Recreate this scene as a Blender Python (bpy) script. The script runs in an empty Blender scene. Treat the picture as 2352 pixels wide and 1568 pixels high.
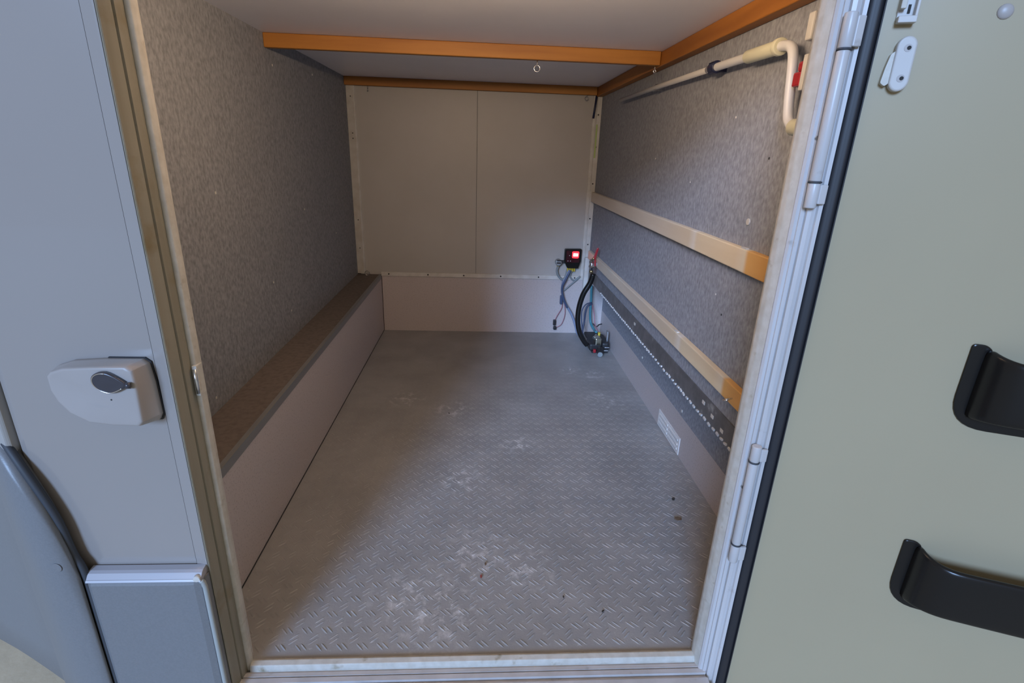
import bpy, bmesh, math, random
import numpy as np
from mathutils import Vector, Matrix
random.seed(7)
scene = bpy.context.scene
C = scene.collection

# ------------------------------------------------------------------ camera
cam_d = bpy.data.cameras.new('camera')
cam_d.sensor_width = 36.0
cam_d.lens = 1211.159 / 2352 * 36.0
cam_d.clip_start = 0.02
cam = bpy.data.objects.new('camera', cam_d)
C.objects.link(cam)
yaw, pitch, roll = math.radians(3.6602), math.radians(19.7454), math.radians(-2.05)
fwd = Vector((math.sin(yaw) * math.cos(pitch), math.cos(yaw) * math.cos(pitch), -math.sin(pitch)))
right = Vector((math.cos(yaw), -math.sin(yaw), 0))
down = fwd.cross(right)
r2 = right * math.cos(roll) + down * math.sin(roll)
d2 = -right * math.sin(roll) + down * math.cos(roll)
m = Matrix((r2, -d2, -fwd)).transposed().to_4x4()
m.translation = Vector((-0.0099, -0.8097, 0.987))
cam.matrix_world = m
scene.camera = cam

# ------------------------------------------------------------------ light
w = bpy.data.worlds.new('sky'); scene.world = w; w.use_nodes = True
bg = w.node_tree.nodes['Background']
bg.inputs[0].default_value = (1.0, 0.90, 0.76, 1)
bg.inputs[1].default_value = 0.23
sun_d = bpy.data.lights.new('sun', 'SUN'); sun_d.energy = 3.0; sun_d.angle = math.radians(17)
sun_d.color = (0.38, 0.595, 1.0)
sun = bpy.data.objects.new('sun', sun_d); C.objects.link(sun)
az, el = math.radians(20.5), math.radians(19)
sd = Vector((math.sin(az) * math.cos(el), math.cos(az) * math.cos(el), -math.sin(el)))
sun.rotation_euler = sd.to_track_quat('-Z', 'Y').to_euler()
sun.location = (-2, -6, 4)
scene.view_settings.view_transform = 'Standard'
scene.view_settings.look = 'None'
scene.view_settings.gamma = 1.0
scene.view_settings.use_curve_mapping = False
scene.view_settings.exposure = 0.36

# ------------------------------------------------------------------ materials
def mat(name, col, rough=0.5, metal=0.0, col2=None, scale=30, detail=4, stretch=(1, 1, 1), bump=0.0, bscale=None,
        lo=0.35, hi=0.65, spec=0.5, emit=None, estr=0.0, coat=0.0, stain=None, stain_scale=6, stain_lo=0.55, stain_hi=0.75):
    M = bpy.data.materials.new(name); M.use_nodes = True
    nt = M.node_tree; N = nt.nodes; L = nt.links
    b = N['Principled BSDF']
    b.inputs['Base Color'].default_value = (*col, 1)
    b.inputs['Roughness'].default_value = rough
    b.inputs['Metallic'].default_value = metal
    b.inputs['Specular IOR Level'].default_value = spec
    b.inputs['Coat Weight'].default_value = coat
    if emit:
        b.inputs['Emission Color'].default_value = (*emit, 1); b.inputs['Emission Strength'].default_value = estr
    tc = N.new('ShaderNodeTexCoord'); mp = N.new('ShaderNodeMapping')
    mp.inputs['Scale'].default_value = stretch
    L.new(tc.outputs['Object'], mp.inputs[0])
    out = None
    if col2:
        nz = N.new('ShaderNodeTexNoise'); nz.inputs['Scale'].default_value = scale; nz.inputs['Detail'].default_value = detail
        L.new(mp.outputs[0], nz.inputs[0])
        rp = N.new('ShaderNodeValToRGB')
        rp.color_ramp.elements[0].position = lo; rp.color_ramp.elements[0].color = (*col, 1)
        rp.color_ramp.elements[1].position = hi; rp.color_ramp.elements[1].color = (*col2, 1)
        L.new(nz.outputs['Fac'], rp.inputs[0]); out = rp.outputs[0]
    if stain:
        nz2 = N.new('ShaderNodeTexNoise'); nz2.inputs['Scale'].default_value = stain_scale; nz2.inputs['Detail'].default_value = 6
        L.new(tc.outputs['Object'], nz2.inputs[0])
        mr = N.new('ShaderNodeMapRange'); mr.inputs[1].default_value = stain_lo; mr.inputs[2].default_value = stain_hi
        L.new(nz2.outputs['Fac'], mr.inputs[0])
        mx = N.new('ShaderNodeMix'); mx.data_type = 'RGBA'
        L.new(mr.outputs[0], mx.inputs[0])
        if out: L.new(out, mx.inputs[6])
        else: mx.inputs[6].default_value = (*col, 1)
        mx.inputs[7].default_value = (*stain, 1); out = mx.outputs[2]
    if out: L.new(out, b.inputs['Base Color'])
    if bump:
        nb = N.new('ShaderNodeTexNoise'); nb.inputs['Scale'].default_value = bscale or scale; nb.inputs['Detail'].default_value = 5
        L.new(mp.outputs[0], nb.inputs[0])
        bp = N.new('ShaderNodeBump'); bp.inputs['Strength'].default_value = bump; bp.inputs['Distance'].default_value = 0.004
        L.new(nb.outputs['Fac'], bp.inputs['Height']); L.new(bp.outputs[0], b.inputs['Normal'])
    return M

MT = {}
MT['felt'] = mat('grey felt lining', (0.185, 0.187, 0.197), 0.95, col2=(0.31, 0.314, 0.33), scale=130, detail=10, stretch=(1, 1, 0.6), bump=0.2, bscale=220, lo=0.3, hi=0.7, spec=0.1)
MT['felt_lit'] = mat('grey felt lining daylit copy', (0.23, 0.238, 0.262), 0.95, col2=(0.375, 0.385, 0.42), scale=130, detail=10, stretch=(1, 1, 0.6), bump=0.2, bscale=220, lo=0.3, hi=0.7, spec=0.1)  # copy of the felt, lighter and bluer to carry daylight on the right wall
MT['lam'] = mat('speckled grey laminate', (0.545, 0.485, 0.47), 0.45, col2=(0.36, 0.31, 0.295), scale=210, detail=3, lo=0.56, hi=0.72, spec=0.35)
MT['lamtop'] = mat('brown hardboard', (0.19, 0.158, 0.14), 0.7, col2=(0.145, 0.12, 0.105), scale=70, lo=0.4, hi=0.7, spec=0.2)
MT['ceil'] = mat('pale ceiling board', (0.84, 0.80, 0.79), 0.4, col2=(0.81, 0.77, 0.76), scale=4, spec=0.3)
MT['back'] = mat('off-white wall panel', (0.50, 0.48, 0.455), 0.4, col2=(0.465, 0.445, 0.415), scale=3, spec=0.3)
MT['wtrim'] = mat('white plastic trim', (0.66, 0.64, 0.60), 0.4, col2=(0.58, 0.55, 0.50), scale=25, spec=0.4)
MT['cream'] = mat('yellowed cream trim', (0.31, 0.285, 0.228), 0.5, col2=(0.245, 0.22, 0.165), scale=40, stretch=(1, 1, 0.06), lo=0.3, hi=0.7, stain=(0.20, 0.15, 0.07), stain_scale=18, stain_lo=0.60, stain_hi=0.85)
MT['creamlip'] = mat('off-white rubber lip', (0.58, 0.56, 0.51), 0.55, col2=(0.50, 0.475, 0.42), scale=60, stain=(0.25, 0.20, 0.12), stain_scale=40, stain_lo=0.62, stain_hi=0.8)
MT['alu'] = mat('white painted aluminium', (0.54, 0.52, 0.52), 0.35, col2=(0.46, 0.44, 0.435), scale=20, stretch=(1, 1, 0.1), stain=(0.22, 0.18, 0.14), stain_scale=28, stain_lo=0.66, stain_hi=0.86)
MT['body'] = mat('white body paint', (0.325, 0.293, 0.273), 0.16, spec=0.5, coat=0.4, col2=(0.31, 0.28, 0.26), scale=2)
MT['grey'] = mat('blue-grey painted plastic', (0.18, 0.185, 0.195), 0.38, col2=(0.195, 0.20, 0.21), scale=300, bump=0.06, bscale=500)
MT['greydk'] = mat('dark grey gap shade and hinge parts', (0.045, 0.05, 0.06), 0.6)
MT['lock'] = mat('white lock plastic', (0.38, 0.345, 0.325), 0.4, col2=(0.365, 0.33, 0.31), scale=10)
MT['keycover'] = mat('dark glossy key cover', (0.05, 0.047, 0.055), 0.22)
MT['chrome'] = mat('bright metal', (0.75, 0.75, 0.77), 0.22, metal=1)
MT['steel'] = mat('dull galvanised steel', (0.42, 0.43, 0.44), 0.45, metal=1)
MT['brass'] = mat('worn brass', (0.62, 0.52, 0.27), 0.3, metal=1)
MT['seal'] = mat('black rubber seal', (0.018, 0.018, 0.022), 0.5)
MT['black'] = mat('black plastic', (0.010, 0.009, 0.0085), 0.25, spec=0.36)
MT['blackmatt'] = mat('matt black plastic', (0.02, 0.02, 0.022), 0.5)
MT['door'] = mat('beige door lining', (0.385, 0.325, 0.215), 0.32, col2=(0.37, 0.31, 0.205), scale=2.5, spec=0.35)
MT['wood'] = mat('orange lacquered pine', (0.41, 0.17, 0.026), 0.58, col2=(0.29, 0.105, 0.014), scale=24, detail=6, stretch=(0.08, 1, 1), bump=0.1, bscale=40)
MT['wood_y'] = mat('orange lacquered pine lengthwise', (0.40, 0.15, 0.022), 0.58, col2=(0.28, 0.095, 0.012), scale=24, detail=6, stretch=(1, 0.08, 1), bump=0.1, bscale=40)
MT['ledge_edge'] = mat('grey edge profile', (0.20, 0.205, 0.21), 0.4)
MT['rail'] = mat('dark grey rail', (0.12, 0.118, 0.12), 0.42, metal=0.2, col2=(0.17, 0.167, 0.17), scale=30, stain=(0.4, 0.4, 0.4), stain_scale=30, stain_lo=0.66, stain_hi=0.8)
MT['gap_light'] = mat('pale green gap daylight', (0.46, 0.60, 0.20), 0.5)  # colour of daylight and greenery seen through a gap
MT['red'] = mat('red plastic', (0.36, 0.02, 0.028), 0.35)
MT['redled'] = mat('red display', (0.25, 0.0, 0.01), 0.3, emit=(1.0, 0.02, 0.03), estr=3.0)
MT['whiteled'] = mat('lit display digits', (0.9, 0.7, 0.7), 0.3, emit=(1.0, 0.55, 0.5), estr=5.0)
MT['redface'] = mat('smoked display face', (0.05, 0.008, 0.012), 0.2)
MT['yellow'] = mat('yellow terminal', (0.62, 0.47, 0.04), 0.4)
MT['gcable'] = mat('grey cable', (0.24, 0.27, 0.28), 0.5)
MT['bcable'] = mat('dark blue cable', (0.06, 0.085, 0.16), 0.4)
MT['lbcable'] = mat('blue grey cable', (0.22, 0.26, 0.37), 0.45)
MT['cyan'] = mat('teal hose', (0.07, 0.27, 0.33), 0.35)
MT['pink'] = mat('pink wire', (0.42, 0.16, 0.20), 0.5)
MT['crankw'] = mat('white tube', (0.68, 0.67, 0.66), 0.35)
MT['grip'] = mat('cream grip', (0.66, 0.64, 0.47), 0.5)
MT['navy'] = mat('dark blue clip', (0.015, 0.02, 0.06), 0.4)
MT['leaf'] = mat('dry brown leaf', (0.16, 0.11, 0.07), 0.8)
MT['debris_r'] = mat('reddish chip', (0.35, 0.08, 0.06), 0.7)
MT['debris_d'] = mat('dark grit', (0.05, 0.045, 0.04), 0.8)
MT['ground'] = mat('beige concrete', (0.70, 0.64, 0.50), 0.9, col2=(0.60, 0.55, 0.43), scale=12, detail=8, bump=0.2, bscale=60)
MT['hole'] = mat('dark screw hole', (0.02, 0.02, 0.02), 0.8)

MT['hardware'] = mat('white door hardware', (0.50, 0.475, 0.45), 0.4, col2=(0.47, 0.445, 0.42), scale=12)
MT['vent'] = mat('bright white plastic grille', (0.84, 0.82, 0.80), 0.4, col2=(0.80, 0.78, 0.76), scale=20)

def batten_mat():
    M = mat('pale wood batten with planed patches', (0.56, 0.40, 0.22), 0.55, bump=0.15, bscale=30, stretch=(1, 0.06, 1))
    nt = M.node_tree; N = nt.nodes; L = nt.links; b = N['Principled BSDF']
    tc = N.new('ShaderNodeTexCoord'); sep = N.new('ShaderNodeSeparateXYZ'); L.new(tc.outputs['Object'], sep.inputs[0])
    nz = N.new('ShaderNodeTexNoise'); nz.inputs['Scale'].default_value = 18; nz.inputs['Detail'].default_value = 5
    mp = N.new('ShaderNodeMapping'); mp.inputs['Scale'].default_value = (1, 0.12, 1); L.new(tc.outputs['Object'], mp.inputs[0]); L.new(mp.outputs[0], nz.inputs[0])
    # the last stretch by the doorway still carries its orange lacquer
    rp = N.new('ShaderNodeValToRGB'); e = rp.color_ramp.elements
    L.new(sep.outputs['Y'], rp.inputs[0])
    e[0].position = 0.0; e[0].color = (0.794, 0.419, 0.135, 1)
    e[1].position = 1.0; e[1].color = (0.717, 0.624, 0.506, 1)
    for p, c in ((0.31, (0.794, 0.446, 0.150, 1)), (0.325, (0.845, 0.743, 0.567, 1)), (0.36, (0.819, 0.669, 0.466, 1)), (0.37, (0.806, 0.653, 0.436, 1)), (0.60, (0.768, 0.639, 0.446, 1)), (0.62, (0.806, 0.743, 0.648, 1)), (0.66, (0.704, 0.594, 0.436, 1))):
        q = e.new(p); q.color = c
    mx = N.new('ShaderNodeMix'); mx.data_type = 'RGBA'; mx.blend_type = 'MULTIPLY'
    rp2 = N.new('ShaderNodeValToRGB'); rp2.color_ramp.elements[0].color = (0.92, 0.89, 0.86, 1); rp2.color_ramp.elements[1].color = (1, 1, 1, 1)
    rp2.color_ramp.elements[0].position = 0.35; rp2.color_ramp.elements[1].position = 0.6
    L.new(nz.outputs['Fac'], rp2.inputs[0]); mx.inputs[0].default_value = 1
    L.new(rp.outputs[0], mx.inputs[6]); L.new(rp2.outputs[0], mx.inputs[7]); L.new(mx.outputs[2], b.inputs['Base Color'])
    return M
MT['batten'] = batten_mat()

def floor_mat(name):
    M = bpy.data.materials.new(name); M.use_nodes = True
    nt = M.node_tree; N = nt.nodes; L = nt.links; b = N['Principled BSDF']
    b.inputs['Roughness'].default_value = 0.42; b.inputs['Specular IOR Level'].default_value = 0.4
    tc = N.new('ShaderNodeTexCoord')
    def noise(scale, detail=6, rough=0.6):
        n = N.new('ShaderNodeTexNoise'); n.inputs['Scale'].default_value = scale; n.inputs['Detail'].default_value = detail
        n.inputs['Roughness'].default_value = rough; L.new(tc.outputs['Object'], n.inputs[0]); return n.outputs['Fac']
    def rng(v, a, c_):
        r = N.new('ShaderNodeMapRange'); r.inputs[1].default_value = a; r.inputs[2].default_value = c_; L.new(v, r.inputs[0]); return r.outputs[0]
    def math_(op, a, c_):
        r = N.new('ShaderNodeMath'); r.operation = op
        for i, v in enumerate((a, c_)):
            if isinstance(v, (int, float)): r.inputs[i].default_value = v
            else: L.new(v, r.inputs[i])
        return r.outputs[0]
    def mix(f, a, c_):
        r = N.new('ShaderNodeMix'); r.data_type = 'RGBA'; L.new(f, r.inputs[0])
        for i, v in ((6, a), (7, c_)):
            if isinstance(v, tuple): r.inputs[i].default_value = (*v, 1)
            else: L.new(v, r.inputs[i])
        return r.outputs[2]
    col = mix(rng(noise(5), 0.35, 0.65), (0.30, 0.297, 0.295), (0.37, 0.367, 0.365))
    col = mix(math_('MULTIPLY', rng(noise(2.3), 0.52, 0.75), 0.6), col, (0.24, 0.235, 0.23))
    # chalky scuffs where things were dragged over the sheet
    spots = [(0.13, 0.84, 0.09), (-0.06, 0.63, 0.10), (0.0, 0.30, 0.13), (0.11, 0.25, 0.10), (-0.32, 1.21, 0.10), (-0.12, 1.11, 0.10), (0.43, 1.53, 0.07), (0.53, 1.48, 0.08), (-0.10, 0.12, 0.14), (0.52, 1.2, 0.12), (-0.16, 0.15, 0.12)]
    tot = None
    for x, y, r in spots:
        d = N.new('ShaderNodeVectorMath'); d.operation = 'DISTANCE'; L.new(tc.outputs['Object'], d.inputs[0]); d.inputs[1].default_value = (x, y, 0)
        q = N.new('ShaderNodeMapRange'); q.inputs[1].default_value = r; q.inputs[2].default_value = r * 0.1; L.new(d.outputs['Value'], q.inputs[0])
        tot = q.outputs[0] if tot is None else math_('MAXIMUM', tot, q.outputs[0])
    scuff = math_('MULTIPLY', tot, rng(noise(32, 8, 0.7), 0.50, 0.68))
    scuff2 = math_('MULTIPLY', rng(noise(60, 8, 0.7), 0.60, 0.72), 0.35)
    col = mix(math_('MAXIMUM', scuff, scuff2), col, (0.78, 0.78, 0.78))
    L.new(col, b.inputs['Base Color'])
    bp = N.new('ShaderNodeBump'); bp.inputs['Strength'].default_value = 0.15; bp.inputs['Distance'].default_value = 0.002
    L.new(noise(220, 3), bp.inputs['Height']); L.new(bp.outputs[0], b.inputs['Normal'])
    return M
MT['floor'] = floor_mat('grey tread sheet')

# ------------------------------------------------------------------ helpers
def bm_obj(name, bm, material, parent=None, smooth=False, bevel=0, segs=2, subd=0, autos=None):
    bmesh.ops.recalc_face_normals(bm, faces=bm.faces)
    me = bpy.data.meshes.new(name); bm.to_mesh(me); bm.free()
    return me_obj(name, me, material, parent, smooth, bevel, segs, subd)

def me_obj(name, me, material, parent=None, smooth=False, bevel=0, segs=2, subd=0):
    if material is not None:
        me.materials.clear(); me.materials.append(MT[material])
    if smooth:
        me.polygons.foreach_set('use_smooth', [True] * len(me.polygons)); me.update()
    o = bpy.data.objects.new(name, me); C.objects.link(o)
    if bevel:
        md = o.modifiers.new('bevel', 'BEVEL'); md.width = bevel; md.segments = segs; md.limit_method = 'ANGLE'; md.angle_limit = math.radians(40)
    if subd:
        md = o.modifiers.new('subdivision', 'SUBSURF'); md.levels = subd; md.render_levels = subd
    if parent is not None:
        o.parent = parent
        root = parent
        while root.parent is not None: root = root.parent
        o.matrix_parent_inverse = parent.matrix_world.inverted() if (parent is root and root.get('keep_world')) else Matrix()
    return o

def thing(name, label=None, cat=None, loc=(0, 0, 0), rotz=0, group=None, kind=None, world=True):
    o = bpy.data.objects.new(name, None); C.objects.link(o)
    o.location = loc; o.rotation_euler = (0, 0, rotz); o.empty_display_size = 0.05
    o.matrix_world = Matrix.Translation(loc) @ Matrix.Rotation(rotz, 4, 'Z')
    if world: o['keep_world'] = 1
    return tag(o, label, cat, group, kind)

def tag(o, label=None, cat=None, group=None, kind=None):
    if label: o['label'] = label
    if cat: o['category'] = cat
    if group: o['group'] = group
    if kind: o['kind'] = kind
    return o

def box(bm, x0, x1, y0, y1, z0, z1):
    v = [bm.verts.new(p) for p in ((x0, y0, z0), (x1, y0, z0), (x1, y1, z0), (x0, y1, z0), (x0, y0, z1), (x1, y0, z1), (x1, y1, z1), (x0, y1, z1))]
    for f in ((0, 3, 2, 1), (4, 5, 6, 7), (0, 1, 5, 4), (1, 2, 6, 5), (2, 3, 7, 6), (3, 0, 4, 7)): bm.faces.new([v[i] for i in f])

def boxo(name, b, material, parent=None, bevel=0, segs=2):
    bm = bmesh.new(); box(bm, *b); return bm_obj(name, bm, material, parent, bevel=bevel, segs=segs)

def loft(bm, rings, closed=True, cap=True):
    vs = [[bm.verts.new(p) for p in r] for r in rings]
    n = len(vs[0])
    for a, b_ in zip(vs, vs[1:]):
        for i in range(n if closed else n - 1):
            j = (i + 1) % n
            bm.faces.new((a[i], a[j], b_[j], b_[i]))
    if cap and closed:
        bm.faces.new(vs[0][::-1]); bm.faces.new(vs[-1])
    return vs

def prism_z(name, poly, z0, z1, material, parent=None, bevel=0, smooth=False):
    bm = bmesh.new(); loft(bm, [[(x, y, z0) for x, y in poly], [(x, y, z1) for x, y in poly]])
    return bm_obj(name, bm, material, parent, bevel=bevel, smooth=smooth)

def prism_x(name, poly, x0, x1, material, parent=None, bevel=0):
    bm = bmesh.new(); loft(bm, [[(x0, y, z) for y, z in poly], [(x1, y, z) for y, z in poly]])
    return bm_obj(name, bm, material, parent, bevel=bevel)

def prism_y(name, poly, y0, y1, material, parent=None, bevel=0, segs=2):
    bm = bmesh.new(); loft(bm, [[(x, y0, z) for x, z in poly], [(x, y1, z) for x, z in poly]])
    return bm_obj(name, bm, material, parent, bevel=bevel, segs=segs)

def smooth_path(pts, per=6):
    P = [Vector(p) for p in pts]; out = []
    for i in range(len(P) - 1):
        p0 = P[i - 1] if i else P[0] * 2 - P[1]; p1 = P[i]; p2 = P[i + 1]; p3 = P[i + 2] if i + 2 < len(P) else P[-1] * 2 - P[-2]
        for k in range(per):
            t = k / per
            out.append(0.5 * ((2 * p1) + (p2 - p0) * t + (2 * p0 - 5 * p1 + 4 * p2 - p3) * t * t + (3 * p1 - p0 - 3 * p2 + p3) * t ** 3))
    out.append(P[-1]); return out

def tube_bm(bm, pts, r, n=10, cap=True):
    rings = []; prev = None
    for i, p in enumerate(pts):
        t = (pts[min(i + 1, len(pts) - 1)] - pts[max(i - 1, 0)]).normalized()
        if prev is None:
            a = Vector((0, 0, 1)) if abs(t.z) < 0.9 else Vector((1, 0, 0)); u = t.cross(a).normalized()
        else:
            u = (prev - t * prev.dot(t)).normalized()
        prev = u; v = t.cross(u)
        rr = r[i] if isinstance(r, (list, tuple)) else r
        rings.append([p + (u * math.cos(2 * math.pi * k / n) + v * math.sin(2 * math.pi * k / n)) * rr for k in range(n)])
    loft(bm, rings, True, cap)

def tube(name, pts, r, material, parent=None, n=10, per=6, curve=True):
    pts = smooth_path(pts, per) if curve else [Vector(p) for p in pts]
    bm = bmesh.new(); tube_bm(bm, pts, r, n); return bm_obj(name, bm, material, parent, smooth=True)

def cyl(name, a, b_, r, material, parent=None, n=16, r1=None, smooth=True, bevel=0):
    bm = bmesh.new(); tube_bm(bm, [Vector(a), Vector(b_)], [r, r1 if r1 is not None else r], n)
    o = bm_obj(name, bm, material, parent, bevel=bevel)
    if smooth:
        for p in o.data.polygons: p.use_smooth = len(p.vertices) == 4
    return o

def round_poly(poly, radii, n=5):
    """round every corner of a closed 2-d polygon"""
    out = []; k = len(poly)
    for i in range(k):
        p = Vector(poly[i]); a = Vector(poly[i - 1]); b_ = Vector(poly[(i + 1) % k])
        r = radii[i] if isinstance(radii, (list, tuple)) else radii
        d = min(r, (a - p).length * 0.49, (b_ - p).length * 0.49)
        p1 = p + (a - p).normalized() * d; p2 = p + (b_ - p).normalized() * d
        for j in range(n + 1):
            t = j / n; q = p1 * (1 - t) ** 2 + p * 2 * t * (1 - t) + p2 * t * t
            out.append((q.x, q.y))
    return out

XL, XW, XF, XR, YB, ZC, ZL, ZR = -0.5624, -0.690, 0.692, 0.590, 2.10, 1.307, 0.326, 0.340
def xslant(z): return XF

# ------------------------------------------------------------------ ground
bm = bmesh.new(); box(bm, -9, 9, -9, 9, -0.62, -0.52)
tag(bm_obj('ground', bm, 'ground'), 'beige concrete ground under the vehicle', kind='structure')

# ------------------------------------------------------------------ floor with tread pattern
floor = boxo('floor', (-0.72, 0.80, -0.008, 2.13, -0.03, 0.0), 'floor')
tag(floor, 'grey tread-patterned floor sheet', kind='structure')
def tread():
    V = []; F = []
    L_, W_, h_ = 0.0130, 0.0028, 0.0010
    prof = [(-1, 0, 0), (-0.55, 0.8, 0), (0.55, 0.8, 0), (1, 0, 0), (0.55, -0.8, 0), (-0.55, -0.8, 0), (-0.5, 0, 1), (0.5, 0, 1)]
    faces = [(0, 1, 6), (1, 2, 7, 6), (2, 3, 7), (3, 4, 7), (4, 5, 6, 7), (5, 0, 6)]
    p = 0.042; rng = random.Random(3)
    nx = int((XF - XL) / p) + 1; ny = int((YB - 0.01) / p) + 1
    for j in range(2 * ny):
        for i in range(nx):
            kind = j % 2
            x = XL + 0.02 + i * p + (p / 2 if kind else 0); y = 0.03 + j * p / 2
            if x > XF - 0.016 or y > YB - 0.015: continue
            ang = math.radians(-45 if kind == 0 else 45)
            ca, sa = math.cos(ang), math.sin(ang)
            for s in (-1, 1):
                ox, oy = s * 0.0030, s * 0.0046
                cx = x + ca * ox - sa * oy; cy = y + sa * ox + ca * oy
                hh = h_ * (0.75 + 0.5 * rng.random()) * (1.15 if y < 0.5 else max(0.30, 1.15 - 0.75 * (y - 0.5)))  # trodden flat towards the back
                n0 = len(V)
                for a, b_, c_ in prof:
                    lx, ly = a * L_, b_ * W_
                    V.append((cx + ca * lx - sa * ly, cy + sa * lx + ca * ly, c_ * hh))
                F += [tuple(n0 + q for q in f) for f in faces]
    me = bpy.data.meshes.new('tread_pattern'); me.from_pydata(V, [], F); me.update()
    o = me_obj('tread_pattern', me, 'floor', floor); o['kind'] = 'stuff'
tread()

# ------------------------------------------------------------------ ceiling and walls
tag(boxo('ceiling', (-0.74, 0.82, -0.008, 2.13, ZC, ZC + 0.02), 'ceil'), 'pale grey ceiling board above the garage', kind='structure')
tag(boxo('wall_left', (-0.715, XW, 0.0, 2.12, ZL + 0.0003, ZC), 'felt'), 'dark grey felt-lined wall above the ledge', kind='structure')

wl = [o for o in C.objects if o.name == 'wall_left'][0]
for y, z in ((0.92, 0.555), (0.62, 0.86), (1.55, 1.245), (1.12, 1.22), (1.30, 0.75), (1.05, 0.42), (0.46, 0.36), (1.72, 0.60)):
    boxo('lint_fleck', (XW - 0.001, XW + 0.0015, y, y + 0.0055, z, z + 0.007), 'creamlip', wl, bevel=0.001)
wr = thing('wall_right', 'grey felt-lined partition with laminate foot', None, (XR, 1.0, 0), kind='structure')
boxo('felt_lining', (XR, XF + 0.03, 0.0, 2.12, ZR, ZC), 'felt_lit', wr)
za = 0.143
prism_y('felt_foot', [(xslant(ZR), ZR), (xslant(za), za), (xslant(za) + 0.03, za), (xslant(ZR) + 0.03, ZR)], 0.0, 2.11, 'felt_lit', wr)
prism_y('laminate_foot', [(xslant(za) - 0.0012, za), (xslant(0) - 0.0012, 0.0), (xslant(0) + 0.03, 0.0), (xslant(za) + 0.03, za)], 0.0, 2.11, 'lam', wr)

for y, z, mm in ((0.33, 0.99, 'hole'), (0.47, 0.66, 'wtrim'), (0.75, 0.92, 'wtrim'), (0.42, 0.62, 'hole'), (1.1, 0.98, 'wtrim'), (0.52, 1.08, 'wtrim')):
    boxo('lint_fleck', (XR - 0.0012, XR + 0.001, y, y + 0.0045, z, z + 0.0050), mm, wr, bevel=0.001)
wb = thing('wall_back', 'off-white back wall of two upper panels over a laminate foot', None, (0, YB, 0), kind='structure')
boxo('wall_core', (-0.72, 0.80, YB + 0.006, YB + 0.03, -0.02, ZC), 'hole', wb)
boxo('panel', (-0.672, -0.0415, YB, YB + 0.012, 0.322, ZC), 'back', wb, bevel=0.001)
boxo('panel', (-0.0405, 0.552, YB, YB + 0.012, 0.322, ZC), 'back', wb, bevel=0.001)
boxo('laminate_foot', (XL + 0.003, 0.71, YB, YB + 0.012, 0.0, 0.326), 'lam', wb)
sill = boxo('bottom_strip', (XL, 0.60, YB - 0.008, YB + 0.004, 0.318, 0.341), 'wtrim', wb, bevel=0.002)
side = prism_z('side_trim', [(-0.690, YB - 0.002), (-0.652, YB - 0.014), (-0.648, YB - 0.010), (-0.646, YB), (-0.69, YB + 0.004)], 0.330, ZC, 'wtrim', wb)
rt = prism_z('corner_trim', [(0.548, YB - 0.001), (0.550, YB - 0.006), (0.561, YB - 0.007), (0.562, YB - 0.003), (0.566, YB - 0.003), (0.568, YB - 0.009), (0.590, YB - 0.010), (0.590, YB + 0.004), (0.548, YB + 0.004)], 0.341, ZC, 'wtrim', wb)
prism_z('pipe_cover', round_poly([(0.562, YB - 0.010), (0.562, YB - 0.040), (0.592, YB - 0.040), (0.592, YB - 0.010)], 0.012, 4), 0.27, 0.452, 'wtrim', wb, bevel=0.006)
boxo('gap_light_strip', (0.569, 0.5765, YB - 0.0135, YB - 0.009, 0.972, 1.134), 'gap_light', wb, bevel=0.001)  # solid strip coloured as the daylight coming through the back door gap
for x in (-0.52, -0.305, -0.107, 0.099, 0.312, 0.517): cyl('screw', (x, YB - 0.0075, 0.330), (x, YB - 0.0095, 0.330), 0.0042, 'hole', sill, n=10)
for z in (1.18, 1.025, 0.842, 0.660, 0.52): cyl('screw', (0.576, YB - 0.0095, z), (0.576, YB - 0.0115, z), 0.0038, 'hole', rt, n=10)
for z in (1.22, 1.05, 1.025, 0.62, 0.47): cyl('screw', (-0.668, YB - 0.008, z), (-0.668, YB - 0.0105, z), 0.003, 'hole', side, n=8)

# front wall: white body side with the doorway cut out
wf = thing('wall_front', 'glossy white vehicle side panel left of the doorway', None, (-0.6, -0.05, 0.3), kind='structure')
bm = bmesh.new()
prof = [(-0.7345, -0.020), (-0.733, -0.040), (-0.728, -0.047), (-0.718, -0.050), (-0.497, -0.050), (-0.497, -0.01), (-0.7345, -0.01)]
loft(bm, [[(x, y, z) for x, y in prof] for z in (-0.35, 2.3)])
bm_obj('body_panel', bm, 'body', wf)
boxo('header_panel', (-0.497, 1.4, -0.020, 0.0, 1.27, 2.3), 'body', wf)
boxo('hinge_side_panel', (0.498, 1.4, -0.018, 0.0, -0.35, 1.30), 'body', wf)
boxo('sill_panel', (-0.497, 0.498, -0.040, -0.02, -0.35, -0.03), 'body', wf)
boxo('inner_lining', (-0.735, -0.465, -0.01, 0.0, -0.35, 1.30), 'wtrim', wf)
boxo('inner_lining', (0.46, 1.4, -0.015, 0.004, -0.03, 1.30), 'wtrim', wf)
boxo('corner_skin', (-0.80, -0.7605, -0.030, -0.010, -0.35, 2.3), 'body', wf, bevel=0.006)
boxo('rear_skin', (-0.80, -0.78, -0.012, 2.2, -0.35, 2.3), 'body', wf)

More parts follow.
